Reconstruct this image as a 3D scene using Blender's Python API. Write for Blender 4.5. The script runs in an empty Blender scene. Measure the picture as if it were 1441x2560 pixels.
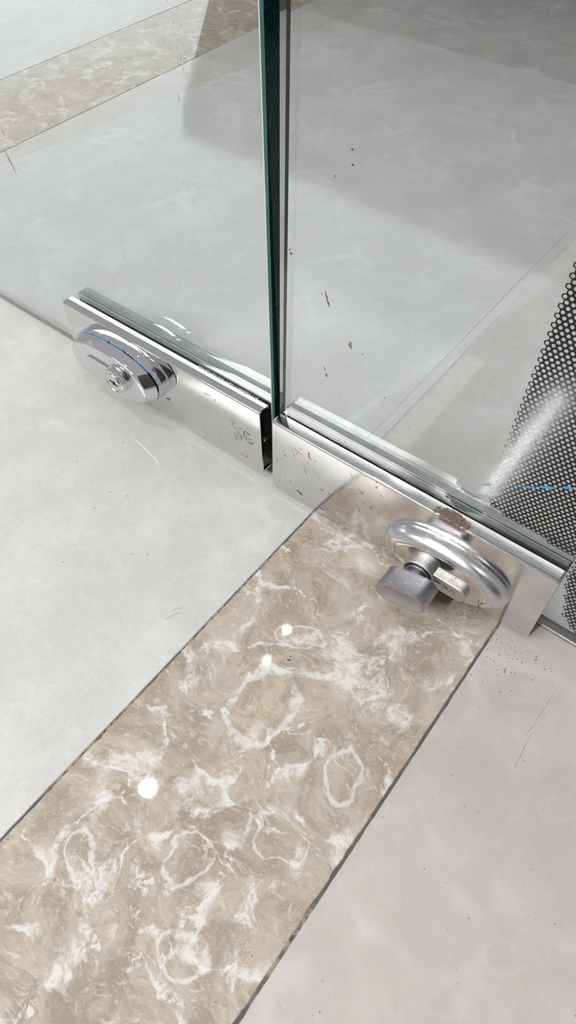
import bpy, bmesh, math, random
from mathutils import Vector, Matrix, noise as mnoise

random.seed(7)
SC = bpy.context.scene
COL = SC.collection
PI = math.pi

# ------------------------------------------------------------------ camera
cam_data = bpy.data.cameras.new('camera')
cam = bpy.data.objects.new('camera', cam_data)
COL.objects.link(cam)
cam_data.sensor_fit = 'VERTICAL'
cam_data.sensor_height = 36.0
cam_data.lens = 36.0 * 1707.7 / 2560.0
cam_data.clip_start = 0.01
cam.location = (0.164272, -0.201532, 0.3131)
cam.rotation_mode = 'XYZ'
cam.rotation_euler = (0.656814, -0.009254, 0.658087)
SC.camera = cam

# ------------------------------------------------------------------ exposure
SC.view_settings.view_transform = 'Standard'
SC.view_settings.look = 'None'
SC.view_settings.exposure = 0.0
SC.view_settings.gamma = 1.0
SC.view_settings.use_curve_mapping = False
SC.cycles.use_denoising = True
SC.cycles.sample_clamp_indirect = 30.0
SC.cycles.caustics_reflective = False
SC.cycles.max_bounces = 9
SC.cycles.transparent_max_bounces = 24

# ------------------------------------------------------------------ world: a bright, even hall
W = bpy.data.worlds.new('hall_light')
SC.world = W
W.use_nodes = True
wn = W.node_tree.nodes
wn['Background'].inputs['Color'].default_value = (0.97, 0.975, 1.0, 1)
wn['Background'].inputs['Strength'].default_value = 0.44

# ------------------------------------------------------------------ lamps: a grid of round downlights
def downlight(x, y, z=2.8, power=14.0, d=0.055):
    l = bpy.data.lights.new('downlight', 'AREA')
    l.shape = 'DISK'; l.size = d; l.energy = power; l.color = (1.0, 0.99, 0.97)
    o = bpy.data.objects.new('downlight', l)
    COL.objects.link(o)
    o.location = (x, y, z)
for gx_ in (-5.2, -0.83, 1.24):
    for gy_ in (-1.86, -0.87, 0.13, 1.12, 2.11):
        downlight(gx_, gy_, power=(9.0 if gy_ < 0 else (2.2 if gy_ < 2 else 1.2)) * (.6 if gx_ > 1 else 1.0))
def fill_or_tube_light(x, y, sx, sy, power):
    l = bpy.data.lights.new('fill_or_tube_light', 'AREA')
    l.shape = 'RECTANGLE'; l.size = sx; l.size_y = sy; l.energy = power; l.color = (1.0, .99, .98)
    o = bpy.data.objects.new('fill_or_tube_light', l)
    COL.objects.link(o); o.location = (x, y, 2.8)
fill_or_tube_light(-1.9, -3.0, 1.8, 1.2, 92)  # unseen fill light, added to lift the front floor softly
fill_or_tube_light(-.45, -3.05, .07, 1.15, 140)   # a tube lamp behind the viewer

# ------------------------------------------------------------------ helpers
def link(name, me, parent=None, mat=None):
    o = bpy.data.objects.new(name, me)
    COL.objects.link(o)
    if mat is not None:
        if isinstance(mat, (list, tuple)):
            for m in mat: me.materials.append(m)
        else:
            me.materials.append(mat)
    if parent is not None: o.parent = parent
    return o

def from_bm(name, bm, parent=None, mat=None, smooth=False):
    me = bpy.data.meshes.new(name)
    bmesh.ops.recalc_face_normals(bm, faces=bm.faces)
    bm.to_mesh(me); bm.free()
    if smooth:
        for p in me.polygons: p.use_smooth = True
        me.set_sharp_from_angle(angle=math.radians(35))
    return link(name, me, parent, mat)

def empty(name, loc=(0, 0, 0), rot=(0, 0, 0), label=None, cat=None, group=None, kind=None):
    o = bpy.data.objects.new(name, None)
    o.empty_display_size = 0.02
    COL.objects.link(o)
    o.location = loc; o.rotation_euler = rot
    tag(o, label, cat, group, kind)
    return o

def tag(o, label=None, cat=None, group=None, kind=None):
    if label: o['label'] = label
    if cat: o['category'] = cat
    if group: o['group'] = group
    if kind: o['kind'] = kind
    return o

def box(bm, x0, x1, y0, y1, z0, z1):
    vs = [bm.verts.new((x, y, z)) for x in (x0, x1) for y in (y0, y1) for z in (z0, z1)]
    for f in ((0, 1, 3, 2), (4, 6, 7, 5), (0, 4, 5, 1), (2, 3, 7, 6), (0, 2, 6, 4), (1, 5, 7, 3)):
        bm.faces.new([vs[i] for i in f])

def bevel(bm, w, seg=2, sel=None):
    es = [e for e in bm.edges if (sel is None or sel(e))]
    bmesh.ops.bevel(bm, geom=es, offset=w, segments=seg, affect='EDGES', profile=0.5)

def loft(bm, rings, cap0=True, cap1=True):
    R_ = [[bm.verts.new(p) for p in r] for r in rings]
    n = len(R_[0])
    for a, b in zip(R_, R_[1:]):
        for i in range(n):
            bm.faces.new((a[i], a[(i + 1) % n], b[(i + 1) % n], b[i]))
    if cap0: bm.faces.new(R_[0][::-1])
    if cap1: bm.faces.new(R_[-1])

def superellipse(cx, cz, a, b, y, n=96, p=2.0):
    out = []
    for i in range(n):
        t = 2 * PI * i / n
        c, s = math.cos(t), math.sin(t)
        out.append((cx + a * math.copysign(abs(c) ** (2 / p), c), y, cz + b * math.copysign(abs(s) ** (2 / p), s)))
    return out

def stadium(cx, cz, h, r, y, rot=0.0, n=16):
    """rounded slot: half straight length h, radius r"""
    out = []
    for k in range(n + 1):
        t = -PI / 2 + PI * k / n
        out.append((h + r * math.cos(t), r * math.sin(t)))
    for k in range(n + 1):
        t = PI / 2 + PI * k / n
        out.append((-h + r * math.cos(t), r * math.sin(t)))
    c, s = math.cos(rot), math.sin(rot)
    return [(cx + c * u - s * v, y, cz + s * u + c * v) for u, v in out]

# ------------------------------------------------------------------ node helpers
class NT:
    def __init__(self, name):
        self.m = bpy.data.materials.new(name)
        self.m.use_nodes = True
        self.t = self.m.node_tree
        self.b = self.t.nodes['Principled BSDF']
        self.out = self.t.nodes['Material Output']
        self.tc = self.n('ShaderNodeTexCoord')
    def n(self, typ, **kw):
        nd = self.t.nodes.new(typ)
        for k, v in kw.items(): setattr(nd, k, v)
        return nd
    def l(self, a, b): self.t.links.new(a, b)
    def put(self, sock, v):
        if isinstance(v, bpy.types.NodeSocket): self.l(v, sock)
        else: sock.default_value = v
    def noise(self, vec, scale, detail=4, rough=.5, dist=0.0, out='Fac'):
        nd = self.n('ShaderNodeTexNoise')
        self.put(nd.inputs['Vector'], vec)
        nd.inputs['Scale'].default_value = scale; nd.inputs['Detail'].default_value = detail
        nd.inputs['Roughness'].default_value = rough; nd.inputs['Distortion'].default_value = dist
        return nd.outputs[out]
    def vor(self, vec, scale, feature='F1', rnd=1.0, out='Distance'):
        nd = self.n('ShaderNodeTexVoronoi', feature=feature)
        self.put(nd.inputs['Vector'], vec)
        nd.inputs['Scale'].default_value = scale; nd.inputs['Randomness'].default_value = rnd
        return nd.outputs[out]
    def math(self, op, a, b=0.0, clamp=False):
        nd = self.n('ShaderNodeMath', operation=op, use_clamp=clamp)
        self.put(nd.inputs[0], a); self.put(nd.inputs[1], b)
        return nd.outputs[0]
    def ramp(self, v, lo, hi, a=0.0, b=1.0, smooth=True):
        nd = self.n('ShaderNodeMapRange', interpolation_type='SMOOTHSTEP' if smooth else 'LINEAR')
        self.put(nd.inputs['Value'], v)
        nd.inputs['From Min'].default_value = lo; nd.inputs['From Max'].default_value = hi
        nd.inputs['To Min'].default_value = a; nd.inputs['To Max'].default_value = b
        return nd.outputs['Result']
    def mix(self, f, a, b):
        nd = self.n('ShaderNodeMix', data_type='RGBA')
        self.put(nd.inputs['Factor'], f)
        self.put(nd.inputs['A'], a if isinstance(a, bpy.types.NodeSocket) else tuple(a) + (1,))
        self.put(nd.inputs['B'], b if isinstance(b, bpy.types.NodeSocket) else tuple(b) + (1,))
        return nd.outputs['Result']
    def vmath(self, op, a, b=None, scale=None):
        nd = self.n('ShaderNodeVectorMath', operation=op)
        self.put(nd.inputs[0], a)
        if b is not None: self.put(nd.inputs[1], b)
        if scale is not None: self.put(nd.inputs['Scale'], scale)
        return nd.outputs[0]
    def warp(self, vec, scale, amt, detail=3):
        c = self.noise(vec, scale, detail, .5, out='Color')
        c = self.vmath('SUBTRACT', c, (.5, .5, .5))
        return self.vmath('ADD', vec, self.vmath('SCALE', c, scale=amt))
    def mapping(self, vec, loc=(0, 0, 0), rot=(0, 0, 0), scale=(1, 1, 1)):
        nd = self.n('ShaderNodeMapping')
        self.l(vec, nd.inputs['Vector'])
        nd.inputs['Location'].default_value = loc; nd.inputs['Rotation'].default_value = rot; nd.inputs['Scale'].default_value = scale
        return nd.outputs[0]
    def bump(self, h, strength=.2, dist=.001):
        nd = self.n('ShaderNodeBump')
        nd.inputs['Strength'].default_value = strength; nd.inputs['Distance'].default_value = dist
        self.l(h, nd.inputs['Height'])
        return nd.outputs[0]
    def xyz(self, vec):
        nd = self.n('ShaderNodeSeparateXYZ'); self.l(vec, nd.inputs[0]); return nd.outputs
    def set(self, **kw):
        for k, v in kw.items(): self.put(self.b.inputs[k.replace('_', ' ')], v)

def srgb(r, g, b):
    f = lambda c: (c / 255 / 12.92) if c / 255 <= .04045 else ((c / 255 + .055) / 1.055) ** 2.4
    return (f(r), f(g), f(b))
def S4(*c): return srgb(*c) + (1,)

# ------------------------------------------------------------------ materials
def cream_stone(name, base=(212, 211, 208), dark=(201, 200, 197), vein=(225, 225, 224), off=(0, 0, 0), rough=.07, speck=1.0):
    N = NT(name)
    v = N.mapping(N.tc.outputs['Object'], loc=off)
    w = N.warp(v, 14, .035, 3)
    w2 = N.warp(w, 60, .008, 4)
    cloud = N.noise(w2, 17, 6, .62)
    c = N.mix(N.ramp(cloud, .36, .66), srgb(*dark), srgb(*base))
    e = N.vor(w2, 24, 'DISTANCE_TO_EDGE')
    pres = N.ramp(N.noise(v, 16, 3), .5, .66)
    vm = N.math('MULTIPLY', N.ramp(e, .0, .14, 1, 0), pres)
    c = N.mix(N.math('MULTIPLY', vm, .6), c, srgb(*vein))
    wisps = N.ramp(N.noise(N.warp(v, 30, .05, 4), 70, 5, .6, 1.2), .56, .72)
    c = N.mix(N.math('MULTIPLY', wisps, .28), c, srgb(*vein))
    dw = N.ramp(N.noise(N.warp(N.mapping(v, loc=(3, 1, 0)), 26, .05, 4), 95, 6, .65, 1.0), .6, .78)
    c = N.mix(N.math('MULTIPLY', dw, .34), c, srgb(176, 171, 166))
    fine = N.noise(N.warp(v, 80, .02, 4), 240, 6, .68, .8)
    c = N.mix(N.ramp(fine, .5, .7, 0, .22), c, srgb(180, 176, 171))
    c = N.mix(N.ramp(fine, .46, .32, 0, .25), c, srgb(*vein))
    grain = N.noise(v, 900, 2, .6)
    c = N.mix(N.ramp(grain, .3, .75, .0, .10), c, srgb(170, 166, 162))
    # tiny dark pits
    d = N.vor(v, 130, 'F1')
    pick = N.ramp(N.vor(v, 130, 'F1', out='Color') if False else N.noise(v, 40, 2), .52, .6)
    pit = N.math('MULTIPLY', N.ramp(d, .05, .085, 1, 0), pick)
    d2 = N.ramp(N.vor(N.mapping(v, loc=(.3, .7, 0)), 330, 'F1'), .05, .14, 1, 0)
    pit2 = N.math('MULTIPLY', d2, N.ramp(N.noise(v, 22, 4), .5, .66))
    c = N.mix(N.math('MULTIPLY', N.math('MAXIMUM', pit, N.math('MULTIPLY', pit2, .6)), .75 * speck), c, srgb(110, 104, 98))
    N.set(Base_Color=c, Roughness=N.ramp(N.noise(v, 40, 5), .3, .7, rough * .8, rough * 1.3), IOR=1.5)
    N.b.inputs['Specular IOR Level'].default_value = .5
    N.l(N.bump(N.math('ADD', N.noise(v, 700, 2), N.math('MULTIPLY', pit, -2.0)), .05, .0004), N.b.inputs['Normal'])
    return N.m

def marble(name, rough=.035):
    N = NT(name)
    v = N.mapping(N.tc.outputs['Object'], loc=(.413, .27, 0))
    w = N.warp(v, 20, .03, 2)
    w1 = N.warp(w, 75, .012, 4)
    w2 = N.warp(w1, 260, .0022, 3)
    w3 = N.warp(N.warp(w, 50, .020, 5), 300, .0050, 4)
    # mottled tan ground
    n1 = N.noise(w1, 42, 6, .6, .8)
    c = N.mix(N.ramp(n1, .34, .64), srgb(160, 147, 131), srgb(187, 176, 162))
    n2 = N.noise(N.mapping(w1, loc=(2, 3, 0)), 85, 6, .62, 2.2)
    c = N.mix(N.ramp(n2, .52, .70, 0, .65), c, srgb(160, 144, 124))
    # cream flowing streaks
    n3 = N.noise(N.mapping(w1, loc=(5, 1, 0), rot=(0, 0, .6), scale=(1, 2.1, 1)), 70, 6, .6, 2.8)
    c = N.mix(N.ramp(n3, .54, .70, 0, .85), c, srgb(214, 202, 183))
    n3b = N.noise(N.mapping(w2, loc=(1, 9, 0), rot=(0, 0, -.5), scale=(1, 2.6, 1)), 150, 5, .6, 3.0)
    c = N.mix(N.ramp(n3b, .55, .70, 0, .55), c, srgb(208, 200, 188))
    # white vein network
    e = N.vor(w3, 26, 'DISTANCE_TO_EDGE')
    thick = N.ramp(N.noise(N.mapping(v, loc=(7, 2, 0)), 38, 4, .6), .45, .72, .0, .24, smooth=False)
    thick = N.math('MAXIMUM', thick, .001)
    vm = N.math('SUBTRACT', 1.0, N.math('DIVIDE', e, thick), clamp=True)
    vm = N.ramp(vm, .0, .9)
    brk = N.ramp(N.noise(w2, 150, 5, .75), .38, .60)
    vm = N.math('MULTIPLY', vm, N.ramp(brk, 0, 1, .12, 1))
    c = N.mix(N.math('MULTIPLY', vm, .92), c, srgb(226, 224, 221))
    e2 = N.vor(N.mapping(w2, loc=(3.3, 1.2, 0)), 58, 'DISTANCE_TO_EDGE')
    vm2 = N.math('MULTIPLY', N.ramp(e2, 0, .05, 1, 0), N.ramp(N.noise(v, 30, 3), .48, .62))
    c = N.mix(N.math('MULTIPLY', vm2, .22), c, srgb(222, 216, 206))
    halo = N.math('MULTIPLY', N.ramp(e, 0, .3, 1, 0), N.ramp(thick, .05, .13))
    c = N.mix(N.math('MULTIPLY', halo, .28), c, srgb(218, 212, 204))
    # individual shell-like rings and white clots in this slab
    P = N.xyz(w1 if False else w2)
    def local(cx, cy, rx, ry):
        dx = N.math('SUBTRACT', P[0], cx); dy = N.math('SUBTRACT', P[1], cy)
        ca, sa = math.cos(.66), math.sin(.66)
        a = N.math('ADD', N.math('MULTIPLY', dx, ca / rx), N.math('MULTIPLY', dy, sa / rx))
        b = N.math('ADD', N.math('MULTIPLY', dx, -sa / ry), N.math('MULTIPLY', dy, ca / ry))
        return N.math('SQRT', N.math('ADD', N.math('MULTIPLY', a, a), N.math('MULTIPLY', b, b)))
    OX, OY = .413, .27
    gate = N.ramp(N.noise(w2, 170, 5, .7), .34, .56, .1, 1)
    tot = None
    for cx, cy, rx, ry, wd in ((.0802, -.1084, .0172, .0165, .16), (.0648, -.2072, .0062, .0080, .22), (.1301, -.1095, .0066, .0092, .18),
                               (.1212, -.2029, .0080, .0074, .24), (.0988, -.1798, .0088, .0108, .10), (.0745, -.0660, .0120, .0080, .10), (.1180, -.1500, .0120, .0090, .08)):
        q = local(cx + OX, cy + OY, rx, ry)
        m = N.ramp(N.math('ABSOLUTE', N.math('SUBTRACT', q, 1.0)), wd * .25, wd, 1, 0)
        tot = m if tot is None else N.math('MAXIMUM', tot, m)
    clot = None
    for cx, cy, rx, ry in ((.0731, -.2082, .0105, .0060), (.1177, -.0653, .0052, .0098), (.1338, -.0692, .0048, .0070), (.1430, -.0285, .0034, .0080),
                           (.0943, -.0606, .0048, .0125), (.128, -.1514, .0036, .0070), (.1298, -.1759, .0044, .0082), (.0763, -.1568, .0046, .0040),
                           (.0499, -.1641, .0095, .0040), (.1397, -.1951, .0034, .0085), (.1441, -.135, .0048, .0032), (.1099, -.2034, .0072, .0026),
                           (.0557, -.1876, .0034, .0105), (.1091, -.0392, .0120, .0020), (.0631, -.008, .0150, .0022), (.0946, -.078, .0180, .0022), (.0624, -.2351, .0070, .0016)):
        q = local(cx + OX, cy + OY, rx, ry)
        m = N.ramp(N.math('ADD', q, N.math('MULTIPLY', N.math('SUBTRACT', N.noise(w2, 230, 6, .78), .5), 4.2)), .55, 1.25, 1, 0)
        clot = m if clot is None else N.math('MAXIMUM', clot, m)
    inside_ring = N.ramp(local(.0802 + OX, -.1084 + OY, .0165, .0158), .7, 1.0, 1, 0)
    c = N.mix(N.math('MULTIPLY', inside_ring, .45), c, N.mix(N.ramp(n1, .4, .6), srgb(170, 154, 134), srgb(204, 190, 168)))
    c = N.mix(N.math('MULTIPLY', N.math('MULTIPLY', tot, gate), .72), c, srgb(226, 224, 221))
    c = N.mix(N.math('MULTIPLY', clot, N.ramp(N.noise(w2, 330, 5, .7), .36, .62, .15, .85)), c, srgb(224, 222, 220))
    g = N.noise(v, 1300, 2, .7)
    c = N.mix(N.ramp(g, .60, .76, 0, .45), c, srgb(226, 220, 210))
    c = N.mix(N.ramp(g, .40, .26, 0, .35), c, srgb(134, 118, 100))
    N.set(Base_Color=c, Roughness=rough, IOR=1.5)
    N.l(N.bump(N.noise(v, 60, 3), .04, .0003), N.b.inputs['Normal'])
    return N.m

def grout_mat():
    N = NT('grout')
    v = N.tc.outputs['Object']
    n = N.noise(v, 260, 5, .7)
    c = N.mix(N.ramp(n, .38, .62), srgb(92, 84, 78), srgb(168, 158, 140))
    c = N.mix(N.ramp(N.noise(v, 18, 3), .45, .6), c, srgb(96, 92, 92))
    N.set(Base_Color=c, Roughness=.85)
    N.l(N.bump(N.noise(v, 900, 4, .8), 1.0, .0006), N.b.inputs['Normal'])
    return N.m

def glass_face():
    """clear architectural glass: refracting faces, faint dust film"""
    N = NT('clear_glass')
    t = N.t; t.nodes.remove(N.b)
    gl = N.n('ShaderNodeBsdfGlass'); gl.inputs['Color'].default_value = (.960, .976, .968, 1)
    gl.inputs['Roughness'].default_value = 0.0; gl.inputs['IOR'].default_value = 1.5
    df = N.n('ShaderNodeBsdfDiffuse'); df.inputs['Color'].default_value = (.75, .76, .76, 1)
    mx2 = N.n('ShaderNodeMixShader')
    dust = N.ramp(N.noise(N.tc.outputs['Object'], 30, 5, .6), .35, .75, .002, .018)
    N.l(dust, mx2.inputs[0]); N.l(gl.outputs[0], mx2.inputs[1]); N.l(df.outputs[0], mx2.inputs[2])
    N.l(mx2.outputs[0], N.out.inputs['Surface'])
    return N.m

def glass_edge(name, col, rough=.08, mott=(20, 46, 52)):
    N = NT(name)
    v = N.tc.outputs['Object']
    n = N.noise(N.mapping(v, scale=(1, 1, .35)), 55, 4, .6, .6)
    c = N.mix(N.ramp(n, .56, .66), srgb(*col), srgb(*mott))
    c = N.mix(N.ramp(N.noise(v, 900, 3), .5, .8, 0, .25), c, srgb(110, 140, 138))
    N.set(Base_Color=c, Roughness=rough, IOR=1.52)
    N.b.inputs['Specular IOR Level'].default_value = .25
    return N.m

def chrome(name, rough=.06, base=.86, dirt=.0, tint=(1, 1, 1), wave=.0, grain=0.0, rust=False, scratch=.0, gscale=1500):
    N = NT(name)
    v = N.tc.outputs['Object']
    col = (base * tint[0], base * tint[1], base * tint[2])
    c = N.mix(N.ramp(N.noise(v, 90, 5, .7), .3, .7, 0, .25), col, tuple(.86 * k for k in col))
    met = 1.0
    r = N.ramp(N.noise(v, 60, 5, .65), .3, .75, rough * .7, rough * 1.5)
    mask = None
    if dirt > 0:
        sp = N.ramp(N.vor(N.warp(v, 300, .003), 210, 'F1'), .08, .15, 1, 0)
        sp = N.math('MULTIPLY', sp, N.ramp(N.noise(v, 70, 3), .5, .6))
        st = N.ramp(N.noise(N.mapping(v, rot=(0, .3, 0), scale=(.25, 1, 1.6)), 420, 4, .6), .68, .76)
        st = N.math('MULTIPLY', st, N.ramp(N.noise(N.mapping(v, loc=(4, 0, 0)), 55, 2), .5, .62))
        mask = N.math('MULTIPLY', N.math('MAXIMUM', sp, st), dirt, clamp=True)
        c = N.mix(mask, c, srgb(88, 74, 62))
    if rust:
        p = N.xyz(v)
        dx = N.math('DIVIDE', N.math('SUBTRACT', p[0], .1085), .0115)
        dy = N.math('DIVIDE', N.math('SUBTRACT', p[1], .0025), .0045)
        # follows the stain from the top flange over the front edge
        d2 = N.math('ADD', N.math('POWER', N.math('ABSOLUTE', dx), 2.0), N.math('POWER', N.math('ABSOLUTE', dy), 2.0))
        up = N.ramp(p[2], .0510, .0535)
        rn = N.noise(v, 380, 6, .72)
        rm = N.math('MULTIPLY', N.ramp(N.math('ADD', N.math('MULTIPLY', d2, .30), N.math('MULTIPLY', rn, 1.0)), .68, .78, 1, 0), up)
        dr = N.math('MULTIPLY', N.ramp(N.math('ABSOLUTE', N.math('SUBTRACT', N.math('ADD', p[0], N.math('MULTIPLY', rn, .004)), .1178)), .0001, .00035, 1, 0), N.math('MULTIPLY', N.ramp(p[2], .044, .047), N.ramp(p[1], .0012, .0018, 1, 0)))
        rm = N.math('MAXIMUM', rm, N.math('MULTIPLY', dr, .7))
        c = N.mix(N.math('MULTIPLY', rm, .95), c, N.mix(N.ramp(N.noise(v, 1500, 3), .4, .6), srgb(48, 34, 30), srgb(124, 98, 86)))
        mask = N.math('MAXIMUM', mask, rm) if mask is not None else rm
    if mask is not None:
        met = N.math('SUBTRACT', 1.0, mask, clamp=True)
        r = N.math('ADD', r, N.math('MULTIPLY', mask, .5))
    N.set(Base_Color=c, Metallic=met, Roughness=r)
    h = None
    if wave: h = N.math('MULTIPLY', N.noise(v, 28, 2, .5), wave)
    if grain:
        g = N.math('MULTIPLY', N.noise(v, gscale, 4, .7), grain)
        h = g if h is None else N.math('ADD', h, g)
    if scratch:
        s = N.math('MULTIPLY', N.noise(N.mapping(v, rot=(0, .1, 0), scale=(.06, 1, 1.5)), 1600, 3, .6), scratch)
        h = s if h is None else N.math('ADD', h, s)
    if h is not None: N.l(N.bump(h, 1.0, .001), N.b.inputs['Normal'])
    return N.m

def plain(name, col, rough=.6, metal=0.0, bumps=0.0, bscale=400):
    N = NT(name)
    v = N.tc.outputs['Object']
    c = N.mix(N.ramp(N.noise(v, bscale * .4, 4), .3, .7, 0, .3), srgb(*col), tuple(k * .8 for k in srgb(*col)))
    N.set(Base_Color=c, Roughness=rough, Metallic=metal)
    if bumps: N.l(N.bump(N.noise(v, bscale, 4), bumps, .0005), N.b.inputs['Normal'])
    return N.m

def painted_chrome(name, x0, z0):
    """chrome with blue paint caught in patches along its seam (y about -8 mm)"""
    N = NT(name)
    v = N.tc.outputs['Object']
    p = N.xyz(v)
    seam = N.math('ABSOLUTE', N.math('ADD', N.math('ADD', p[1], .0078), N.math('MULTIPLY', N.math('SUBTRACT', N.noise(v, 420, 3), .5), .0026)))
    m = N.ramp(seam, .0004, .0011, 1, 0)
    patch = N.ramp(N.noise(N.mapping(v, loc=(.31, 0, .12)), 85, 3, .6), .47, .56)
    m = N.math('MULTIPLY', m, patch)
    c = N.mix(m, N.mix(N.ramp(N.math('ABSOLUTE', N.math('ADD', p[1], .00785)), .00015, .0004, 1, 0), (.76, .745, .77), (.05, .05, .05)), srgb(62, 142, 186))
    N.set(Base_Color=c, Metallic=N.math('SUBTRACT', 1.0, m, clamp=True), Roughness=N.math('ADD', N.math('MULTIPLY', m, .4), .045))
    N.l(N.bump(N.noise(v, 45, 2), .10, .001), N.b.inputs['Normal'])
    return N.m

M = dict(
    cream=cream_stone('cream_stone'),
    cream_b=cream_stone('cream_stone_grey', base=(198, 193, 188), dark=(186, 181, 176), vein=(210, 207, 204), off=(.63, .11, 0), speck=1.2),
    cream_c=cream_stone('cream_stone_far', base=(200, 198, 194), dark=(186, 184, 180), off=(.2, .9, 0), speck=.4),
    marble=marble('tan_marble'),
    grout=grout_mat(),
    glass=glass_face(),
    edge=glass_edge('green_glass_edge', (8, 48, 52), mott=(62, 108, 106)),
    chamfer=glass_edge('glass_chamfer', (72, 112, 106), .15, mott=(100, 138, 134)),
    chamfer_grey=glass_edge('grey_glass_chamfer', (34, 34, 36), .15, mott=(52, 50, 52)),
    plate_l=chrome('polished_plate', .05, .74, dirt=.0, tint=(1, .99, .975), wave=.05, scratch=.0),
    plate_r=chrome('worn_polished_plate', .11, .72, dirt=.9, tint=(1, .985, .97), wave=.05, rust=True, scratch=.02),
    oval_r=chrome('satin_steel', .26, .70, dirt=.35, tint=(1, .99, 1), wave=.0, scratch=.03),
    face_r=chrome('satin_steel_face', .12, .74, dirt=.35, tint=(1, .98, .95)),
    back_l=chrome('dull_back_plate', .3, .24, tint=(.98, 1, 1)),
    back_r=chrome('dull_back_plate_worn', .36, .22, dirt=.4, tint=(.98, 1, .99)),
    zinc=chrome('cast_zinc', .24, .58, dirt=.6, tint=(.98, 1, 1), grain=.25),
    knob=chrome('pitted_chrome_knob', .10, .46, dirt=.3, tint=(.97, .94, 1), grain=.16, gscale=1300),
    oval_l=painted_chrome('painted_chrome', 0, 0),
    chrome=chrome('bright_chrome', .05, .74),
    dark=plain('dark_recess', (84, 74, 70), .28, .95, .1),
    black=plain('black_gasket', (74, 72, 70), .5, 0, .3),
    gasket_red=plain('dark_red_gasket', (92, 72, 72), .6, 0, .4),
    gasket_grey=plain('grey_gasket', (170, 174, 170), .5, 0, .3),
    gasket_teal=plain('pale_gasket', (196, 218, 218), .5, 0, .2),
    film=plain('black_film', (18, 18, 21), .10, 0, .03, 300),
    hole=plain('black_void', (8, 8, 9), .7),
    dirt=plain('dirt_mark', (98, 90, 82), .7),
    speck=plain('plate_speck_dirt', (138, 126, 114), .7),
    faint=plain('faint_smudge', (168, 168, 171), .7),
    arris=plain('painted_arris_highlight', (214, 222, 214), .5),  # near-white facet: the highlight along the glass edge is painted in
    glass_base=plain('pale_glass_base', (196, 188, 190), .3),
    glass_base_grey=plain('grey_glass_base', (120, 118, 114), .3),
    dirt_dark=plain('dark_dirt_mark', (72, 68, 66), .7),
    brown=plain('brown_fleck', (128, 104, 88), .6),
    blue=plain('blue_paint', (70, 148, 188), .45),
    white=plain('white_residue', (216, 212, 210), .7, 0, .5),
    wall_dark=plain('dark_counter', (34, 35, 36), .6),
)

# ------------------------------------------------------------------ floor: stone tiles in grout
floor = empty('floor', label='polished pale stone floor with tan marble border strips', kind='structure')

def tile(name, pts, mat, z=0.0, th=.012, jig=.00012, step=.0035, rim=.0004):
    """prism over a polygon whose long edges are finely chipped"""
    out = []
    n = len(pts)
    for i in range(n):
        a = Vector(pts[i]); b = Vector(pts[(i + 1) % n])
        L = (b - a).length
        d = (b - a) / L
        nrm = Vector((-d.y, d.x))
        k = max(1, int(min(L, 3.0) / step)) if jig > 0 else 1
        for j in range(k):
            p = a + (b - a) * (j / k)
            if 0 < j:
                q = Vector((p.x * 160, p.y * 160, i * 3.7 + z * 900 + n))
                o = mnoise.noise(q) * jig * 1.6 + max(0, mnoise.noise(q * 3.1) - .22) * jig * 5
                p = p + nrm * o
            out.append(p)
    bm = bmesh.new()
    top_in = []
    c = sum((Vector(p) for p in out), Vector((0, 0))) / len(out)
    m = len(out)
    def inset(i, w):
        a, b, c_ = out[i - 1], out[i], out[(i + 1) % m]
        t = (c_ - a)
        t = t / max(t.length, 1e-9)
        return b + Vector((-t.y, t.x)) * w
    bot = [bm.verts.new((p.x, p.y, z - th)) for p in out]
    mid = [bm.verts.new((p.x, p.y, z - .0004)) for p in out]
    top = [bm.verts.new((inset(i, rim).x, inset(i, rim).y, z)) for i in range(m)]
    for A, B in ((bot, mid), (mid, top)):
        for i in range(m):
            bm.faces.new((A[i], A[(i + 1) % m], B[(i + 1) % m], B[i]))
    bm.faces.new(top); bm.faces.new(bot[::-1])
    o = from_bm(name, bm, floor, mat)
    return o

fa = .0506                                   # far strip runs slightly off square
def fx(x, y): return x - math.tan(fa) * (y - .3)
FS0, FS1 = -.6092, -.4744
def fl(x0, y): return fx(x0, y)
Y0, YD, YJ, Y1 = -1.2, .013, .677, 1.6
g = .0005
# counter-clockwise outlines
tile('stone_tile', [(fl(FS1, Y0) + g, Y0), (.0296, Y0), (.0298, -.1), (.0300, YD), (.0226, YD + .0006), (.0217, YJ - g), (fl(FS1, YJ) + g, YJ - g)], M['cream'])
tile('border_tile', [(.0306, Y0), (.1462, Y0), (.1484, -.1), (.1486, YD), (.0307, YD)], M['marble'], jig=.00026)
tile('stone_tile', [(.1492, Y0), (2.2, Y0), (2.2, YD), (.1496, YD)], M['cream_b'], jig=.00014)
tile('stone_tile', [(.0226, YD + .0006), (2.2, YD + .0006), (2.2, YJ - g), (.0217, YJ - g)], M['cream'], jig=0, rim=.00005)
tile('stone_tile', [(fl(FS1, YJ) + g, YJ + g), (.30, YJ + g), (.30, Y1), (fl(FS1, Y1) + g, Y1)], M['cream_c'], jig=0)
tile('stone_tile', [(.3008, YJ + g), (2.2, YJ + g), (2.2, Y1), (.3008, Y1)], M['cream_c'], jig=0)
tile('border_tile', [(fl(FS0, Y0) + g, Y0), (fl(FS1, Y0) - g, Y0), (fl(FS1, Y1) - g, Y1), (fl(FS0, Y1) + g, Y1)], M['marble'], jig=0)
tile('stone_tile', [(-1.9, Y0), (fl(FS0, Y0) - g, Y0), (fl(FS0, Y1) - g, Y1), (-1.9, Y1)], M['cream'], jig=0)
bm = bmesh.new(); box(bm, -1.9, 2.2, Y0, Y1, -.03, -.00035)
gr = from_bm('grout_bed', bm, floor, M['grout'])

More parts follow.
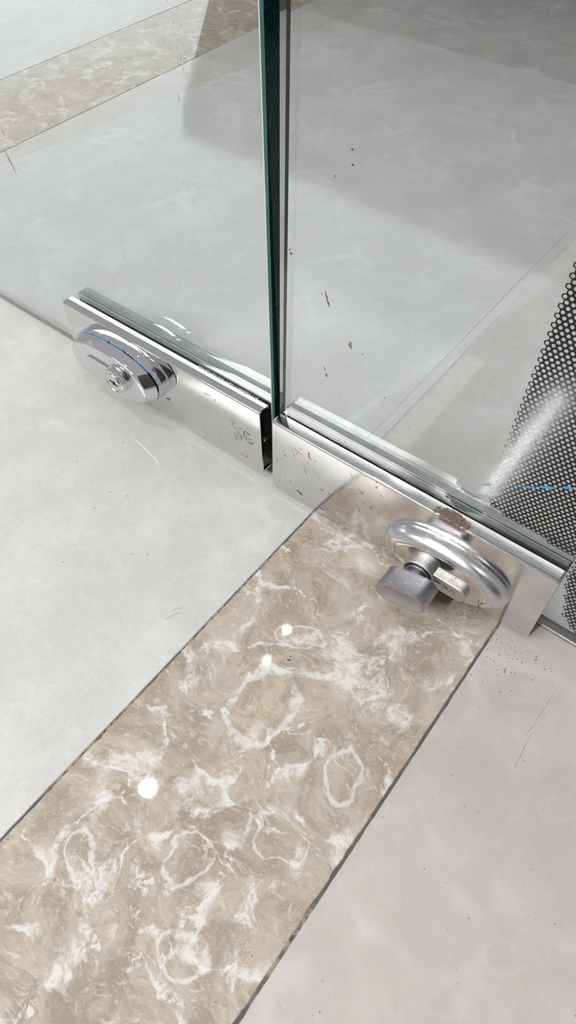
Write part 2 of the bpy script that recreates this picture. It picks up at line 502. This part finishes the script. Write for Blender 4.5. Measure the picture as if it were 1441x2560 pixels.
# hairline scratch and specks lying on the floor stone
def flake(bm, cx, cy, L, w, ang, plane='z', h=0.0, n=9, rag=.5):
    """thin irregular lens-shaped fleck; plane z: on floor, plane y: on an upright face"""
    top, botm = [], []
    for i in range(n + 1):
        t = i / n
        u = (t - .5) * L
        ww = w * .5 * math.sin(PI * min(max(t, .04), .96)) ** .7
        j1 = ww * (1 + rag * (random.random() - .5) * 2); j2 = ww * (1 + rag * (random.random() - .5) * 2)
        bend = w * .5 * mnoise.noise(Vector((u * 900, cx * 500, cy * 500)))
        top.append((u, bend + j1)); botm.append((u, bend - j2))
    c, s = math.cos(ang), math.sin(ang)
    pts = top + botm[::-1]
    vs = []
    for u, v in pts:
        a, b = cx + c * u - s * v, cy + s * u + c * v
        vs.append(bm.verts.new((a, b, h) if plane == 'z' else (a, h, b)))
    try: bm.faces.new(vs)
    except ValueError: pass

def marks(name, items, mat, parent, plane, h, thick=.00006, kind='stuff'):
    bm = bmesh.new()
    for it in items: flake(bm, *it[:2], *it[2:5], plane=plane, h=h, rag=it[5] if len(it) > 5 else .5)
    ext = bmesh.ops.extrude_face_region(bm, geom=bm.faces[:])
    vv = [e for e in ext['geom'] if isinstance(e, bmesh.types.BMVert)]
    bmesh.ops.translate(bm, verts=vv, vec=(0, 0, thick) if plane == 'z' else (0, -thick, 0))
    o = from_bm(name, bm, parent, mat)
    if kind: o['kind'] = kind
    return o

fm = [(.076, -.0818, .0022, .0011, .6), (.0755, -.0800, .0010, .0008, .2), (.0132, -.0996, .010, .00018, 1.2, .2), (.0128, -.0945, .006, .00014, .9, .2),
      ]
marks('floor_scratch', [(.1870, -.026, .018, .00022, 1.5, .8), (.1878, -.052, .020, .0002, 1.62, .8), (.1862, -.040, .010, .00016, 1.4, .8)], M['speck'], floor, 'z', .00002)
for k in range(46):
    a = random.random()
    fm.append((.150 + random.random() * .032, -.003 - abs(random.gauss(0, 1)) * .011, .0003 + random.random() * .0006, .0003 + random.random() * .0003, random.random() * 3))
for k in range(30):
    fm.append((.13 + random.random() * .12, -.02 - random.random() * .2, .0004 + random.random() * .0004, .0004, random.random() * 3))
for k in range(34):
    fm.append((-.25 + random.random() * .27, -.2 + random.random() * .2, .0003 + random.random() * .0004, .0003, random.random() * 3))
marks('floor_grit', fm, M['dirt'], floor, 'z', .00002)

# ------------------------------------------------------------------ ledge and window mirrored in the floor, plus added shade blocks
def wall(name, x0, x1, y0, y1, z1, mat, label, bev=0):
    bm = bmesh.new(); box(bm, x0, x1, y0, y1, -.03, z1)
    if bev: bevel(bm, bev, 6, lambda e: abs(e.verts[0].co.x - x0) < 1e-5 and abs(e.verts[1].co.x - x0) < 1e-5 and abs(e.verts[0].co.z - e.verts[1].co.z) > .1)
    o = from_bm(name, bm, None, mat, smooth=bool(bev))
    tag(o, label, None, None, 'structure')
    return o
bm = bmesh.new()
for poly, z0, z1 in (([(-.91, .85), (2.2, .85), (2.2, 2.3), (-2.0, 2.3)], .285, .335), ([(-1.5, 1.75), (1.2, 1.75), (1.2, 2.2), (-1.6, 2.2)], -.03, .29)):
    a = [bm.verts.new((x, y, z0)) for x, y in poly]; b = [bm.verts.new((x, y, z1)) for x, y in poly]
    for k in range(4): bm.faces.new((a[k], a[(k + 1) % 4], b[(k + 1) % 4], b[k]))
    bm.faces.new(a[::-1]); bm.faces.new(b)
tag(from_bm('wall_back', bm, None, M['wall_dark']), 'low dark ledge behind the glass doors, mirrored in the floor', None, None, 'structure')
def lit_window(x0, x1, y, z0, z1, n, strength):
    """a bright shop window far behind the doors, mirrored in the polished floor"""
    bm = bmesh.new()
    box(bm, x0, x1, y, y + .08, -.03, z0); box(bm, x0, x1, y, y + .08, z1, z1 + .1)
    for k in range(n + 1):
        x = x0 + (x1 - x0) * k / n
        box(bm, x - .03, x + .03, y - .01, y + .09, z0, z1)
    w = from_bm('window_1', bm, None, plain('window_frame', (120, 122, 122), .5))
    tag(w, 'bright wide window far behind the glass doors', None, None, 'structure')
    em = NT('daylit_pane')
    em.b.inputs['Base Color'].default_value = (.1, .1, .1, 1)
    em.b.inputs['Emission Color'].default_value = (.96, .98, 1, 1)
    em.b.inputs['Emission Strength'].default_value = strength
    for k in range(n):
        a = x0 + (x1 - x0) * k / n + .03; b = x0 + (x1 - x0) * (k + 1) / n - .03
        bm = bmesh.new(); box(bm, a, b, y + .03, y + .05, z0, z1)
        from_bm('window_pane', bm, w, em.m)
lit_window(-9.0, 6.0, 3.6, .35, 5.0, 1, 1.65)

wall('right_shade_block', .50, .58, .40, 2.2, 1.5, M['wall_dark'], 'added unseen dark block shading the floor on the right behind the glass doors')  # unseen block added to darken the floor behind the right door
wall('front_shade_block', .42, 1.8, -.80, -.70, 1.7, plain('dark_shade_block', (70, 68, 66), .8), 'added unseen dark block standing in for the body of the viewer')  # unseen block added to cast the viewer's shade on the front floor

# ------------------------------------------------------------------ glass doors
def pane(name, parent, x0, x1, y0, y1, z0, z1, ch, chamfer_mat, edge_side):
    """glass slab; chamfered upright edge on edge_side (+1: at x1, -1: at x0). mats: glass, edge, chamfer"""
    if edge_side > 0:
        outline = [(x0, y0), (x1 - ch - .0004, y0), (x1 - ch, y0 + .0002), (x1, y0 + ch), (x1, y1 - ch), (x1 - ch, y1), (x0, y1)]
    else:
        outline = [(x1, y0), (x1, y1), (x0 + ch, y1), (x0, y1 - ch), (x0, y0 + ch), (x0 + ch, y0)]
    bm = bmesh.new()
    zs = (z0, z0 + ch, z1)
    rings = []
    for zi, z in enumerate(zs):
        r = []
        for (x, y) in outline:
            yy = y
            if zi == 0: yy = min(max(y, y0 + ch), y1 - ch)
            r.append(bm.verts.new((x, yy, z)))
        rings.append(r)
    n = len(outline)
    for a, b in zip(rings, rings[1:]):
        for i in range(n): bm.faces.new((a[i], a[(i + 1) % n], b[(i + 1) % n], b[i]))
    bm.faces.new(rings[0][::-1]); bm.faces.new(rings[-1])
    bmesh.ops.recalc_face_normals(bm, faces=bm.faces)
    me = bpy.data.meshes.new(name)
    for f in bm.faces:
        nx, ny, nz = f.normal
        if abs(ny) > .95: f.material_index = 0
        elif nz < -.3: f.material_index = 3
        elif edge_side > 0 and ny < -.8: f.material_index = 4
        elif abs(nx) > .95 or abs(nz) > .95: f.material_index = 1 if edge_side > 0 else 0
        else: f.material_index = 2
    bm.to_mesh(me); bm.free()
    return link(name, me, parent, [M['glass'], M['edge'], chamfer_mat, M['glass_base'] if edge_side > 0 else M['glass_base_grey'], M['arris']])

LA, LO, GX, LT = -.0189, .00147, .00805, .01868
left_door = empty('door_1', (-GX, LO, 0), (0, -LT, LA), 'clear glass door leaf on the left with a thick green edge', kind='structure')
right_door = empty('door_2', (0, 0, 0), (0, 0, 0), 'clear glass door leaf on the right with perforated black film', kind='structure')
pane('glass_pane', left_door, -.95, .0027, .0085, .0190, .0095, 1.6, .0011, M['chamfer'], +1)
pane('glass_pane', right_door, -.0013, .95, .0082, .0187, .0085, 1.6, .0009, M['chamfer_grey'], -1)

bm = bmesh.new(); box(bm, -.0049, -.0014, .0148, .0166, .056, 1.6)
from_bm('gap_light_block', bm, right_door, plain('grey_light_block', (92, 88, 88), .5))  # added strip: closes the gap so no light streak lands on the floor

# handling marks on the panes
marks('glass_mark', [(-.1878, .1310, .016, .0007, 1.9, .7), (-.1853, .147, .004, .0004, 1.9)], M['dirt'], left_door, 'y', .00845)
sm = []
def smear(cx, cz, L_, w_, n, a0_):
    for k in range(n):
        sm.append((cx + random.gauss(0, L_ * .28), cz + random.gauss(0, L_ * .4), L_ * (.06 + .16 * random.random()), w_ * (.4 + .6 * random.random()), a0_ + random.gauss(0, .35), .9))
smear(-.0243, .164, .008, .0004, 7, 1.6); smear(-.0402, .1645, .006, .0003, 5, 1.9); smear(-.0383, .214, .016, .0006, 16, 1.9)
smear(-.0420, .238, .014, .0005, 10, 2.0); smear(-.0400, .160, .012, .0004, 10, 1.9); smear(-.1014, .1036, .003, .0010, 6, .5)
smear(-.107, .100, .006, .0003, 6, .5); smear(-.006, .19, .004, .0003, 3, 1.5); smear(-.075, .240, .006, .0004, 6, .9)
marks('glass_smudge', sm, M['faint'], left_door, 'y', .00845)
sm = []
sm += [(.0249, .1388, .0040, .0008, 2.0, .8), (.0261, .1358, .0042, .0007, 2.05, .8), (.0266, .0998, .0030, .0005, 2.0, .8), (.0277, .0962, .0022, .0010, 1.9, .6),
       (.0050, .1526, .0012, .0005, .9, .6), (.0056, .1514, .0015, .0010, .2, .9), (.0226, .1385, .0008, .0005, 1.2, .8)]
smear(.0424, .1543, .001, .0004, 2, 0)
sm += [(.0320, .2014, .0010, .0008, 0), (.0327, .1962, .0010, .0008, .5), (.046, .118, .0006, .0005, 0), (.060, .100, .0006, .0006, 0), (.0255, .190, .0006, .0005, 0)]
marks('glass_mark', sm, M['dirt_dark'], right_door, 'y', .00815)
marks('brown_fleck', [(.0393, .1196, .0036, .0017, 1.8, .2)], M['brown'], right_door, 'y', .00815, kind=None)

# ------------------------------------------------------------------ perforated black film on the right leaf
def inside(x, z, poly):
    c = False
    j = len(poly) - 1
    for i in range(len(poly)):
        xi, zi = poly[i]; xj, zj = poly[j]
        if (zi > z) != (zj > z) and x < (xj - xi) * (z - zi) / (zj - zi) + xi: c = not c
        j = i
    return c

def perforated_film():
    outline = [(.1192, .34), (.1192, .0815), (.1185, .0755), (.1215, .0705), (.128, .0690), (.144, .0690), (.157, .0655), (.1645, .0655),
               (.1650, .052), (.1700, .036), (.1730, .0245), (.1815, .0165), (.20, .0160), (.27, .0160), (.27, .34)]
    sx, sz, r = .00238, .0019, .00074
    verts, faces = [], []
    idx = {}
    def V(x, z):
        k = (round(x * 1e7), round(z * 1e7))
        if k not in idx:
            idx[k] = len(verts)
            dx_ = 0
            verts.append((x, .00785, z))
        return idx[k]
    hx, hz = sx / 2, sz * 2 / 3
    corners = [(0, hz), (hx, hz / 2), (hx, -hz / 2), (0, -hz), (-hx, -hz / 2), (-hx, hz / 2)]
    for row in range(int(.33 / sz)):
        z = .0160 + row * sz
        for c in range(-1, 66):
            x = .1192 + c * sx + (sx / 2 if row % 2 else 0)
            if not inside(x, z, outline): continue
            outer = []
            for k in range(6):
                a = corners[k]; b = corners[(k + 1) % 6]
                outer.append((x + a[0], z + a[1])); outer.append((x + (a[0] + b[0]) / 2, z + (a[1] + b[1]) / 2))
            O = [V(*p) for p in outer]
            I = []
            base = len(verts)
            for k in range(12):
                t = PI / 2 - 2 * PI * k / 12
                verts.append((x + r * math.cos(t), .00785, z + r * math.sin(t)))
                I.append(base + k)
            for k in range(12):
                faces.append((O[k], O[(k + 1) % 12], I[(k + 1) % 12], I[k]))
    me = bpy.data.meshes.new('perforated_film')
    me.from_pydata(verts, [], faces)
    o = link('perforated_film', me, right_door, M['film'])
    o['label'] = 'black window film punched with small round holes'
    return o
perforated_film()
marks('blue_paint_smear', [(.1165, .0812, .0045, .0007, .5, .9), (.1326, .0916, .012, .0005, .52, .9), (.1400, .0968, .009, .0013, .56, .9), (.1475, .1022, .006, .0010, .6, .9)],
      M['blue'], right_door, 'y', .0077)

# ------------------------------------------------------------------ patch fittings
def cover_shell(name, parent, x0, x1, y0, y1, z0, z1, mat, front=-1, t=.0013, rounded=False):
    """folded metal cover: skin with two flanges, hollow behind, open at the ends"""
    # cross-section in (y, z); front is y0 if front=-1 else y1
    f, b = (y0, y1) if front < 0 else (y1, y0)
    s = 1 if b > f else -1
    r = .0014
    prof = []
    prof.append((b, z1)); 
    for k in range(7):
        a = PI / 2 * k / 6
        prof.append((f + s * (r - r * math.sin(a)), z1 - r + r * math.cos(a)))
    for k in range(7):
        a = PI / 2 * k / 6
        prof.append((f + s * (r - r * math.cos(a)), z0 + r - r * math.sin(a)))
    prof.append((b, z0))
    prof += [(b, z0 + t), (f + s * t, z0 + t), (f + s * t, z1 - t), (b, z1 - t)]
    bm = bmesh.new()
    xs = [x0, x0 + .0004, x1 - .0004, x1]
    sh = [.0003, 0, 0, .0003]
    if rounded:
        RR = .0012
        xs = [x0 + RR * (1 - math.cos(PI / 2 * k / 5)) for k in range(6)]
        sh = [RR * (1 - math.sin(PI / 2 * k / 5)) for k in range(6)]
        xs, sh = xs + [x1 - (x - x0) for x in xs[::-1]], sh + sh[::-1]
    rings = []
    cy, cz = (f + b) / 2, (z0 + z1) / 2
    nout = 16
    for x, k in zip(xs, sh):
        rr = []
        for i, (y, z) in enumerate(prof):
            if i < nout and k:
                y2 = y + (k * s if abs(y - f) < .00141 else 0)
                z2 = z - min(k, .0010) if z > z1 - .00141 else (z + min(k, .0010) if z < z0 + .00141 else z)
            else: y2, z2 = y, z
            rr.append(bm.verts.new((x, y2, z2)))
        rings.append(rr)
    n = len(prof)
    for a, c in zip(rings, rings[1:]):
        for i in range(n): bm.faces.new((a[i], a[(i + 1) % n], c[(i + 1) % n], c[i]))
    for rr in (rings[0], rings[-1]):
        # end faces of the folded sheet as strips
        out_ = rr[:nout]; inn = rr[nout:]
        bm.faces.new((out_[-1], inn[0], inn[1], *[out_[i] for i in range(14, 7, -1)])) if False else None
        q = [inn[3], inn[2], inn[1], inn[0]]
        # fan between outer profile and the three inner segments
        for i in range(0, 4): bm.faces.new((out_[i], out_[i + 1], q[0])) if i < 1 else bm.faces.new((out_[i], out_[i + 1], q[1]))
        for i in range(4, 7): bm.faces.new((out_[i], out_[i + 1], q[1]))
        bm.faces.new((out_[1], q[1], q[0]))
        bm.faces.new((out_[7], out_[8], q[2], q[1]))
        for i in range(8, 14): bm.faces.new((out_[i], out_[i + 1], q[2]))
        bm.faces.new((out_[14], out_[15], q[3], q[2]))
    return from_bm(name, bm, parent, mat, smooth=True)

L = .164
# ---- right fitting -------------------------------------------------
rf = empty('patch_lock', (0, 0, 0), (0, 0, 0), 'worn steel patch lock with rust stain and a thumb turn, on the right glass door', 'lock')
cover_shell('cover_plate', rf, 0, L, 0, .0076, .0030, .0553, M['plate_r'], rounded=True)
bm = bmesh.new(); box(bm, .006, L - .004, .0016, .0074, .0046, .0536)
from_bm('lock_body', bm, rf, M['dark'])
bm = bmesh.new(); box(bm, .001, L - .001, .0076, .0081, .0040, .0545); bevel(bm, .0002, 1)
from_bm('gasket', bm, rf, M['black'])
bm = bmesh.new(); box(bm, .001, L - .001, .0188, .0196, .0040, .0512)
from_bm('gasket', bm, rf, M['black'])
bm = bmesh.new(); box(bm, .001, L - .001, .01875, .0196, .0513, .0549); bevel(bm, .0002, 1)
from_bm('gasket_lip', bm, rf, M['gasket_grey'])
cover_shell('back_plate', rf, 0, L, .0197, .0275, .0030, .0553, M['back_r'], front=1)

def oval_cover(name, parent, cx, cz, prof, mat, p=2.1, n=120, dish=None):
    """prof: list of (a, b, y) outer rings from the plate outwards; last ring is capped"""
    bm = bmesh.new()
    loft(bm, [superellipse(cx, cz, a, b, y, n, p) for a, b, y in prof], cap0=True, cap1=True)
    return from_bm(name, bm, parent, mat, smooth=True)

# pebble-shaped rim round a flat oval face
CX, CZ = .1135, .0258
a0, b0, D = .0352, .0172, .0085
rim = [(a0 - .0004, b0 - .0004, .0002), (a0, b0, -.0010)]
for k in range(1, 10):
    t = PI / 2 * k / 9
    rim.append((a0 - .0080 * (1 - math.cos(t)), b0 - .0050 * (1 - math.cos(t)), -.0010 - (D - .0010) * math.sin(t)))
rim += [(a0 - .0084, b0 - .0054, -D), (a0 - .0086, b0 - .0056, -D + .0003), (a0 - .0100, b0 - .0070, -D + .0003)]
oval_cover('lock_cover', rf, CX, CZ, rim, M['oval_r'])
oval_cover('cover_face', rf, CX, CZ, [(a0 - .0087, b0 - .0057, -D + .0006), (a0 - .0087, b0 - .0057, -D + .0001), (a0 - .0091, b0 - .0061, -D - .0001), (a0 - .0110, b0 - .0080, -D - .0001)], M['face_r'])
KX, KZ = .1047, .0218
# euro plug: round barrel with a flat tail
bm = bmesh.new()
loft(bm, [stadium(.1180, .0215, .0078, .0050, -D + .0006), stadium(.1180, .0215, .0078, .0050, -.0112), stadium(.1180, .0215, .0078, .0046, -.0116)])
from_bm('cylinder_tail', bm, rf, M['zinc'], smooth=True)
def disc_rings(cx, cz, prof, n=64): return [superellipse(cx, cz, r_, r_, y, n) for r_, y in prof]
bm = bmesh.new()
loft(bm, disc_rings(KX, KZ, [(.0086, -D + .0006), (.0086, -.0128), (.0083, -.0132), (.0076, -.0132), (.0074, -.0128), (.0074, -.0110)]))
from_bm('cylinder_collar', bm, rf, M['zinc'], smooth=True)
bm = bmesh.new()
loft(bm, disc_rings(KX, KZ, [(.0069, -.0108), (.0069, -.0142), (.0064, -.0146), (.0052, -.0150), (.0052, -.0180)]))
from_bm('turn_spindle', bm, rf, M['knob'], smooth=True)
bm = bmesh.new()
rot = math.radians(16.5)
hl, rr_ = .0076, .0065
loft(bm, [stadium(KX, KZ, hl, rr_ - .0006, -.0174, rot), stadium(KX, KZ, hl, rr_, -.0180, rot), stadium(KX, KZ, hl, rr_, -.0302, rot),
          stadium(KX, KZ, hl, rr_ - .0002, -.0307, rot), stadium(KX, KZ, hl, rr_ - .0007, -.0309, rot), stadium(KX, KZ, hl, rr_ - .0011, -.0307, rot)])
o = from_bm('thumb_turn', bm, rf, M['knob'], smooth=True)
o['label'] = 'pitted chrome thumb turn with a flat oval end'

# worn stamped characters on the tail of the cylinder
def strokes(name, lines, w, y, parent, mat, depth=.00012):
    bm = bmesh.new()
    for ln in lines:
        for a, b in zip(ln, ln[1:]):
            a = Vector(a); b = Vector(b); d = (b - a); Ld = d.length
            if Ld < 1e-7: continue
            d /= Ld; nn = Vector((-d.y, d.x)) * w / 2
            a2 = a - d * w * .3; b2 = b + d * w * .3
            ps = [a2 + nn, b2 + nn, b2 - nn, a2 - nn]
            f = [bm.verts.new((p.x, y, p.y)) for p in ps]; k = [bm.verts.new((p.x, y - depth, p.y)) for p in ps]
            bm.faces.new(k)
            for i in range(4): bm.faces.new((f[i], f[(i + 1) % 4], k[(i + 1) % 4], k[i]))
    return from_bm(name, bm, parent, mat)
mm = .001
strokes('stamped_lettering', [
    [(113.6 * mm, 23.9 * mm), (117.2 * mm, 22.6 * mm), (113.4 * mm, 22.2 * mm)],
    [(118.2 * mm, 23.4 * mm), (121.4 * mm, 21.9 * mm), (117.8 * mm, 21.3 * mm)], [(119.2 * mm, 23.0 * mm), (119.0 * mm, 21.6 * mm)],
    [(122.4 * mm, 20.9 * mm), (122.5 * mm, 22.6 * mm), (123.6 * mm, 23.0 * mm), (124.6 * mm, 22.4 * mm), (124.7 * mm, 20.9 * mm)],
], .00028, -.0116, rf, M['dirt_dark'])
pit = []
for k in range(26):
    pit.append((.1365 + random.gauss(0, .0016), .0185 + random.gauss(0, .0028), .0004 + random.random() * .0007, .0003 + random.random() * .0003, random.random() * 3, .8))
marks('worn_stamp', pit, M['dirt_dark'], rf, 'y', -D - .00032)
# scuffs and specks on the front plate
sc = [(.0205, .0105, .0048, .0011, -.35, .6), (.036, .0080, .0040, .0005, -.28, .3), (.018, .0435, .0060, .0002, -.3, .3)]
marks('plate_scuff', sc, M['dirt_dark'], rf, 'y', -.00003)
rs = [(.0262, .0440, .0030, .0010, -.3, .9), (.0255, .0462, .0010, .0020, .2, .9), (.0665, .0330, .0016, .0014, .4, .7), (.060, .0400, .0020, .0006, -.4, .9),
      (.0600, .0250, .0014, .0006, -.4, .9), (.0530, .0380, .0010, .0006, .2, .9), (.058, .0415, .0009, .0006, .2, .9)]
marks('rust_speck', rs, M['brown'], rf, 'y', -.00003)

sp = []
for k in range(90):
    sp.append((.004 + random.random() ** 1.2 * .075, .008 + random.random() * .042, .0003 + random.random() ** 3 * .0024, .00018 + random.random() * .0002, -.35 + random.gauss(0, .3), .8))
marks('plate_speck', sp, M['speck'], rf, 'y', -.00003)

# ---- left fitting ---------------------------------------------------
lf = empty('patch_lock', (-GX, LO, 0), (0, -LT, LA), 'bright chrome patch lock with key cylinder and blue paint smears, on the left glass door', 'lock')
ZL0, ZL1 = .0056, .0540
cover_shell('cover_plate', lf, -L, 0, 0, .0078, ZL0, ZL1, M['plate_l'])
bm = bmesh.new(); box(bm, -L + .004, -.0009, .0016, .0076, ZL0 + .0016, ZL1 - .0016)
from_bm('lock_body', bm, lf, M['dark'])
bm = bmesh.new(); box(bm, -L + .001, -.0010, .0078, .0084, ZL0 + .001, ZL1 - .0006); bevel(bm, .0002, 1)
from_bm('gasket', bm, lf, M['black'])
bm = bmesh.new(); box(bm, -L + .001, -.0010, .0191, .0199, ZL0 + .001, ZL1 - .0042)
from_bm('gasket', bm, lf, M['gasket_red'])
bm = bmesh.new(); box(bm, -L + .001, -.0010, .01905, .0199, ZL1 - .0041, ZL1 - .0002); bevel(bm, .0002, 1)
from_bm('gasket_lip', bm, lf, M['gasket_teal'])
cover_shell('back_plate', lf, -L, 0, .0200, .0278, ZL0, ZL1, M['back_l'], front=1)
bm = bmesh.new()
sc_c = Vector((0, .0046, .0305))
loft(bm, [[(x, sc_c.y + r_ * math.cos(2 * PI * k / 20), sc_c.z + r_ * math.sin(2 * PI * k / 20)) for k in range(20)] for r_, x in ((.0015, -.0012), (.0015, -.0003), (.0012, .0000), (.0007, .0000), (.0006, -.0006))])
from_bm('set_screw', bm, lf, M['chrome'], smooth=True)

LX, LZ = -.1105, .0345
a0, b0 = .0375, .0182
o = oval_cover('lock_cover', lf, LX, LZ,
    [(a0, b0, .0002), (a0 + .0004, b0 + .0004, -.0010), (a0, b0, -.0060), (a0 - .0003, b0 - .0003, -.0073), (a0 - .0018, b0 - .0018, -.0076),
     (a0 - .0018, b0 - .0018, -.0081), (a0 - .0006, b0 - .0006, -.0084), (a0 - .0018, b0 - .0012, -.0104), (a0 - .0036, b0 - .0022, -.0132),
     (a0 - .0042, b0 - .0026, -.0143), (a0 - .0048, b0 - .0031, -.0149), (a0 - .0056, b0 - .0038, -.0151), (a0 - .0090, b0 - .0070, -.0151)], M['oval_l'], p=2.2)
o['label'] = 'polished chrome oval cover smeared with blue paint along its seam'
QX, QZ = -.0990, .0362
bm = bmesh.new()
loft(bm, [stadium(-.1165, .0352, .0072, .0054, -.0148), stadium(-.1165, .0352, .0072, .0054, -.0160), stadium(-.1165, .0352, .0072, .0051, -.0163)])
from_bm('cylinder_tail', bm, lf, M['chrome'], smooth=True)
bm = bmesh.new()
loft(bm, disc_rings(QX, QZ, [(.0092, -.0148), (.0092, -.0160), (.0089, -.0164)]))
from_bm('cylinder_collar', bm, lf, M['face_r'], smooth=True)
bm = bmesh.new()
loft(bm, disc_rings(QX, QZ, [(.0082, -.0155), (.0082, -.0196), (.0079, -.0201), (.0073, -.0203), (.0070, -.0200), (.0068, -.0196), (.0062, -.0196), (.0060, -.0202), (.0055, -.0206), (.0030, -.0207)]))
kc = from_bm('key_cylinder', bm, lf, M['chrome'], smooth=True)
bm = bmesh.new()
pts = [(-.0034, .0006), (-.0008, .0006), (-.0002, .0016), (.0012, .0016), (.0016, .0004), (.0034, .0004), (.0034, -.0006), (.0010, -.0006), (.0006, -.0014), (-.0004, -.0014), (-.0008, -.0004), (-.0034, -.0004)]
ca, sa_ = math.cos(-.2), math.sin(-.2)
pp = [(QX + .0006 + ca * x - sa_ * z, QZ + sa_ * x + ca * z) for x, z in pts]
loft(bm, [[(x, -.02072, z) for x, z in pp], [(x, -.02085, z) for x, z in pp]])
from_bm('keyhole', bm, kc, M['hole'])

# worn etched emblem and lettering by the plate's right end
def E(x, z): return (x * mm, z * mm)
strokes('etched_lettering', [
    [E(-22.1, 36.8), E(-21.4, 35.4)], [E(-21.8, 34.2), E(-20.4, 34.8), E(-19.6, 35.6)], [E(-21.4, 33.4), E(-20.2, 33.2)], [E(-22.0, 32.2), E(-21.2, 31.8)],
    [E(-20.6, 31.4), E(-19.6, 31.0), E(-18.4, 31.6)], [E(-17.6, 32.0), E(-16.6, 32.4), E(-14.9, 33.5)], [E(-14.7, 33.9), E(-14.5, 32.9)],
    [E(-20.9, 28.4), E(-20.2, 28.0)], [E(-18.4, 29.6), E(-17.0, 29.0), E(-16.2, 29.4)], [E(-17.8, 28.4), E(-16.6, 28.0)],
    [E(-21.2, 26.4), E(-20.2, 26.0), E(-19.6, 25.0)], [E(-19.4, 27.0), E(-18.4, 26.4), E(-17.2, 26.4)], [E(-20.8, 24.6), E(-19.4, 23.6), E(-18.2, 24.4)],
    [E(-20.6, 22.6), E(-19.2, 22.6), E(-18.4, 23.6)], [E(-18.6, 22.0), E(-19.6, 21.4)],
    [E(-16.4, 27.8), E(-14.8, 27.2)], [E(-16.4, 26.8), E(-14.6, 26.0)], [E(-16.2, 25.8), E(-14.8, 24.8)], [E(-16.4, 25.0), E(-15.2, 23.8)], [E(-15.0, 28.6), E(-14.2, 25.4)],
], .00034, .00004, lf, M['dirt'], .00006)
emb = []
c0 = Vector((-9.6, 29.4))
def arc(cx, cz, a, b, t0, t1, n=12): return [E(cx + a * math.cos(t0 + (t1 - t0) * k / n), cz + b * math.sin(t0 + (t1 - t0) * k / n)) for k in range(n + 1)]
strokes('etched_emblem', [
    arc(-9.2, 30.2, 3.8, 4.2, 2.0, 4.3), arc(-9.2, 30.2, 3.6, 3.9, 2.3, 4.2), arc(-9.0, 30.6, 2.0, 2.0, 2.4, 6.0), [E(-10.4, 33.2), E(-9.2, 33.0), E(-8.6, 32.4)],
    [E(-10.2, 32.8), E(-8.9, 32.6)], [E(-10.0, 33.4), E(-9.4, 32.2), E(-8.8, 32.0)], arc(-8.6, 27.0, 1.5, 1.5, 3.4, 5.4), arc(-9.2, 28.4, 3.2, 3.4, 4.6, 6.1, 8),
    [E(-6.8, 27.0), E(-6.6, 26.2)]], .00042, .00004, lf, M['dirt'], .00006)
marks('plate_stain', [(-.0148, .0118, .0042, .0011, -.25, .7), (-.0118, .0122, .0016, .0016, .3, .9)], plain('tan_stain', (132, 112, 84), .6), lf, 'y', .00004)
marks('plate_scuff', [(-.0395, .0455, .0060, .0006, .02, .6), (-.0335, .0445, .0010, .0008, .2, .4)], M['dirt'], lf, 'y', .00004)
marks('blue_paint_smear', [(-.0760, .0215, .0042, .0014, .3, .9), (-.0735, .0235, .0030, .0008, 1.2, .9)], M['blue'], lf, 'y', .00002)
# flaked white residue in the groove behind the top edge
wr = []
for k in range(120):
    t = random.random()
    wr.append((-.052 + .046 * t + random.gauss(0, .0006), .0082 + random.gauss(0, .0003), .0004 + random.random() * .0009, .0003 + random.random() * .0005, random.gauss(0, .3), .9))
marks('flaked_residue', wr, M['white'], lf, 'z', ZL1 + .0002)
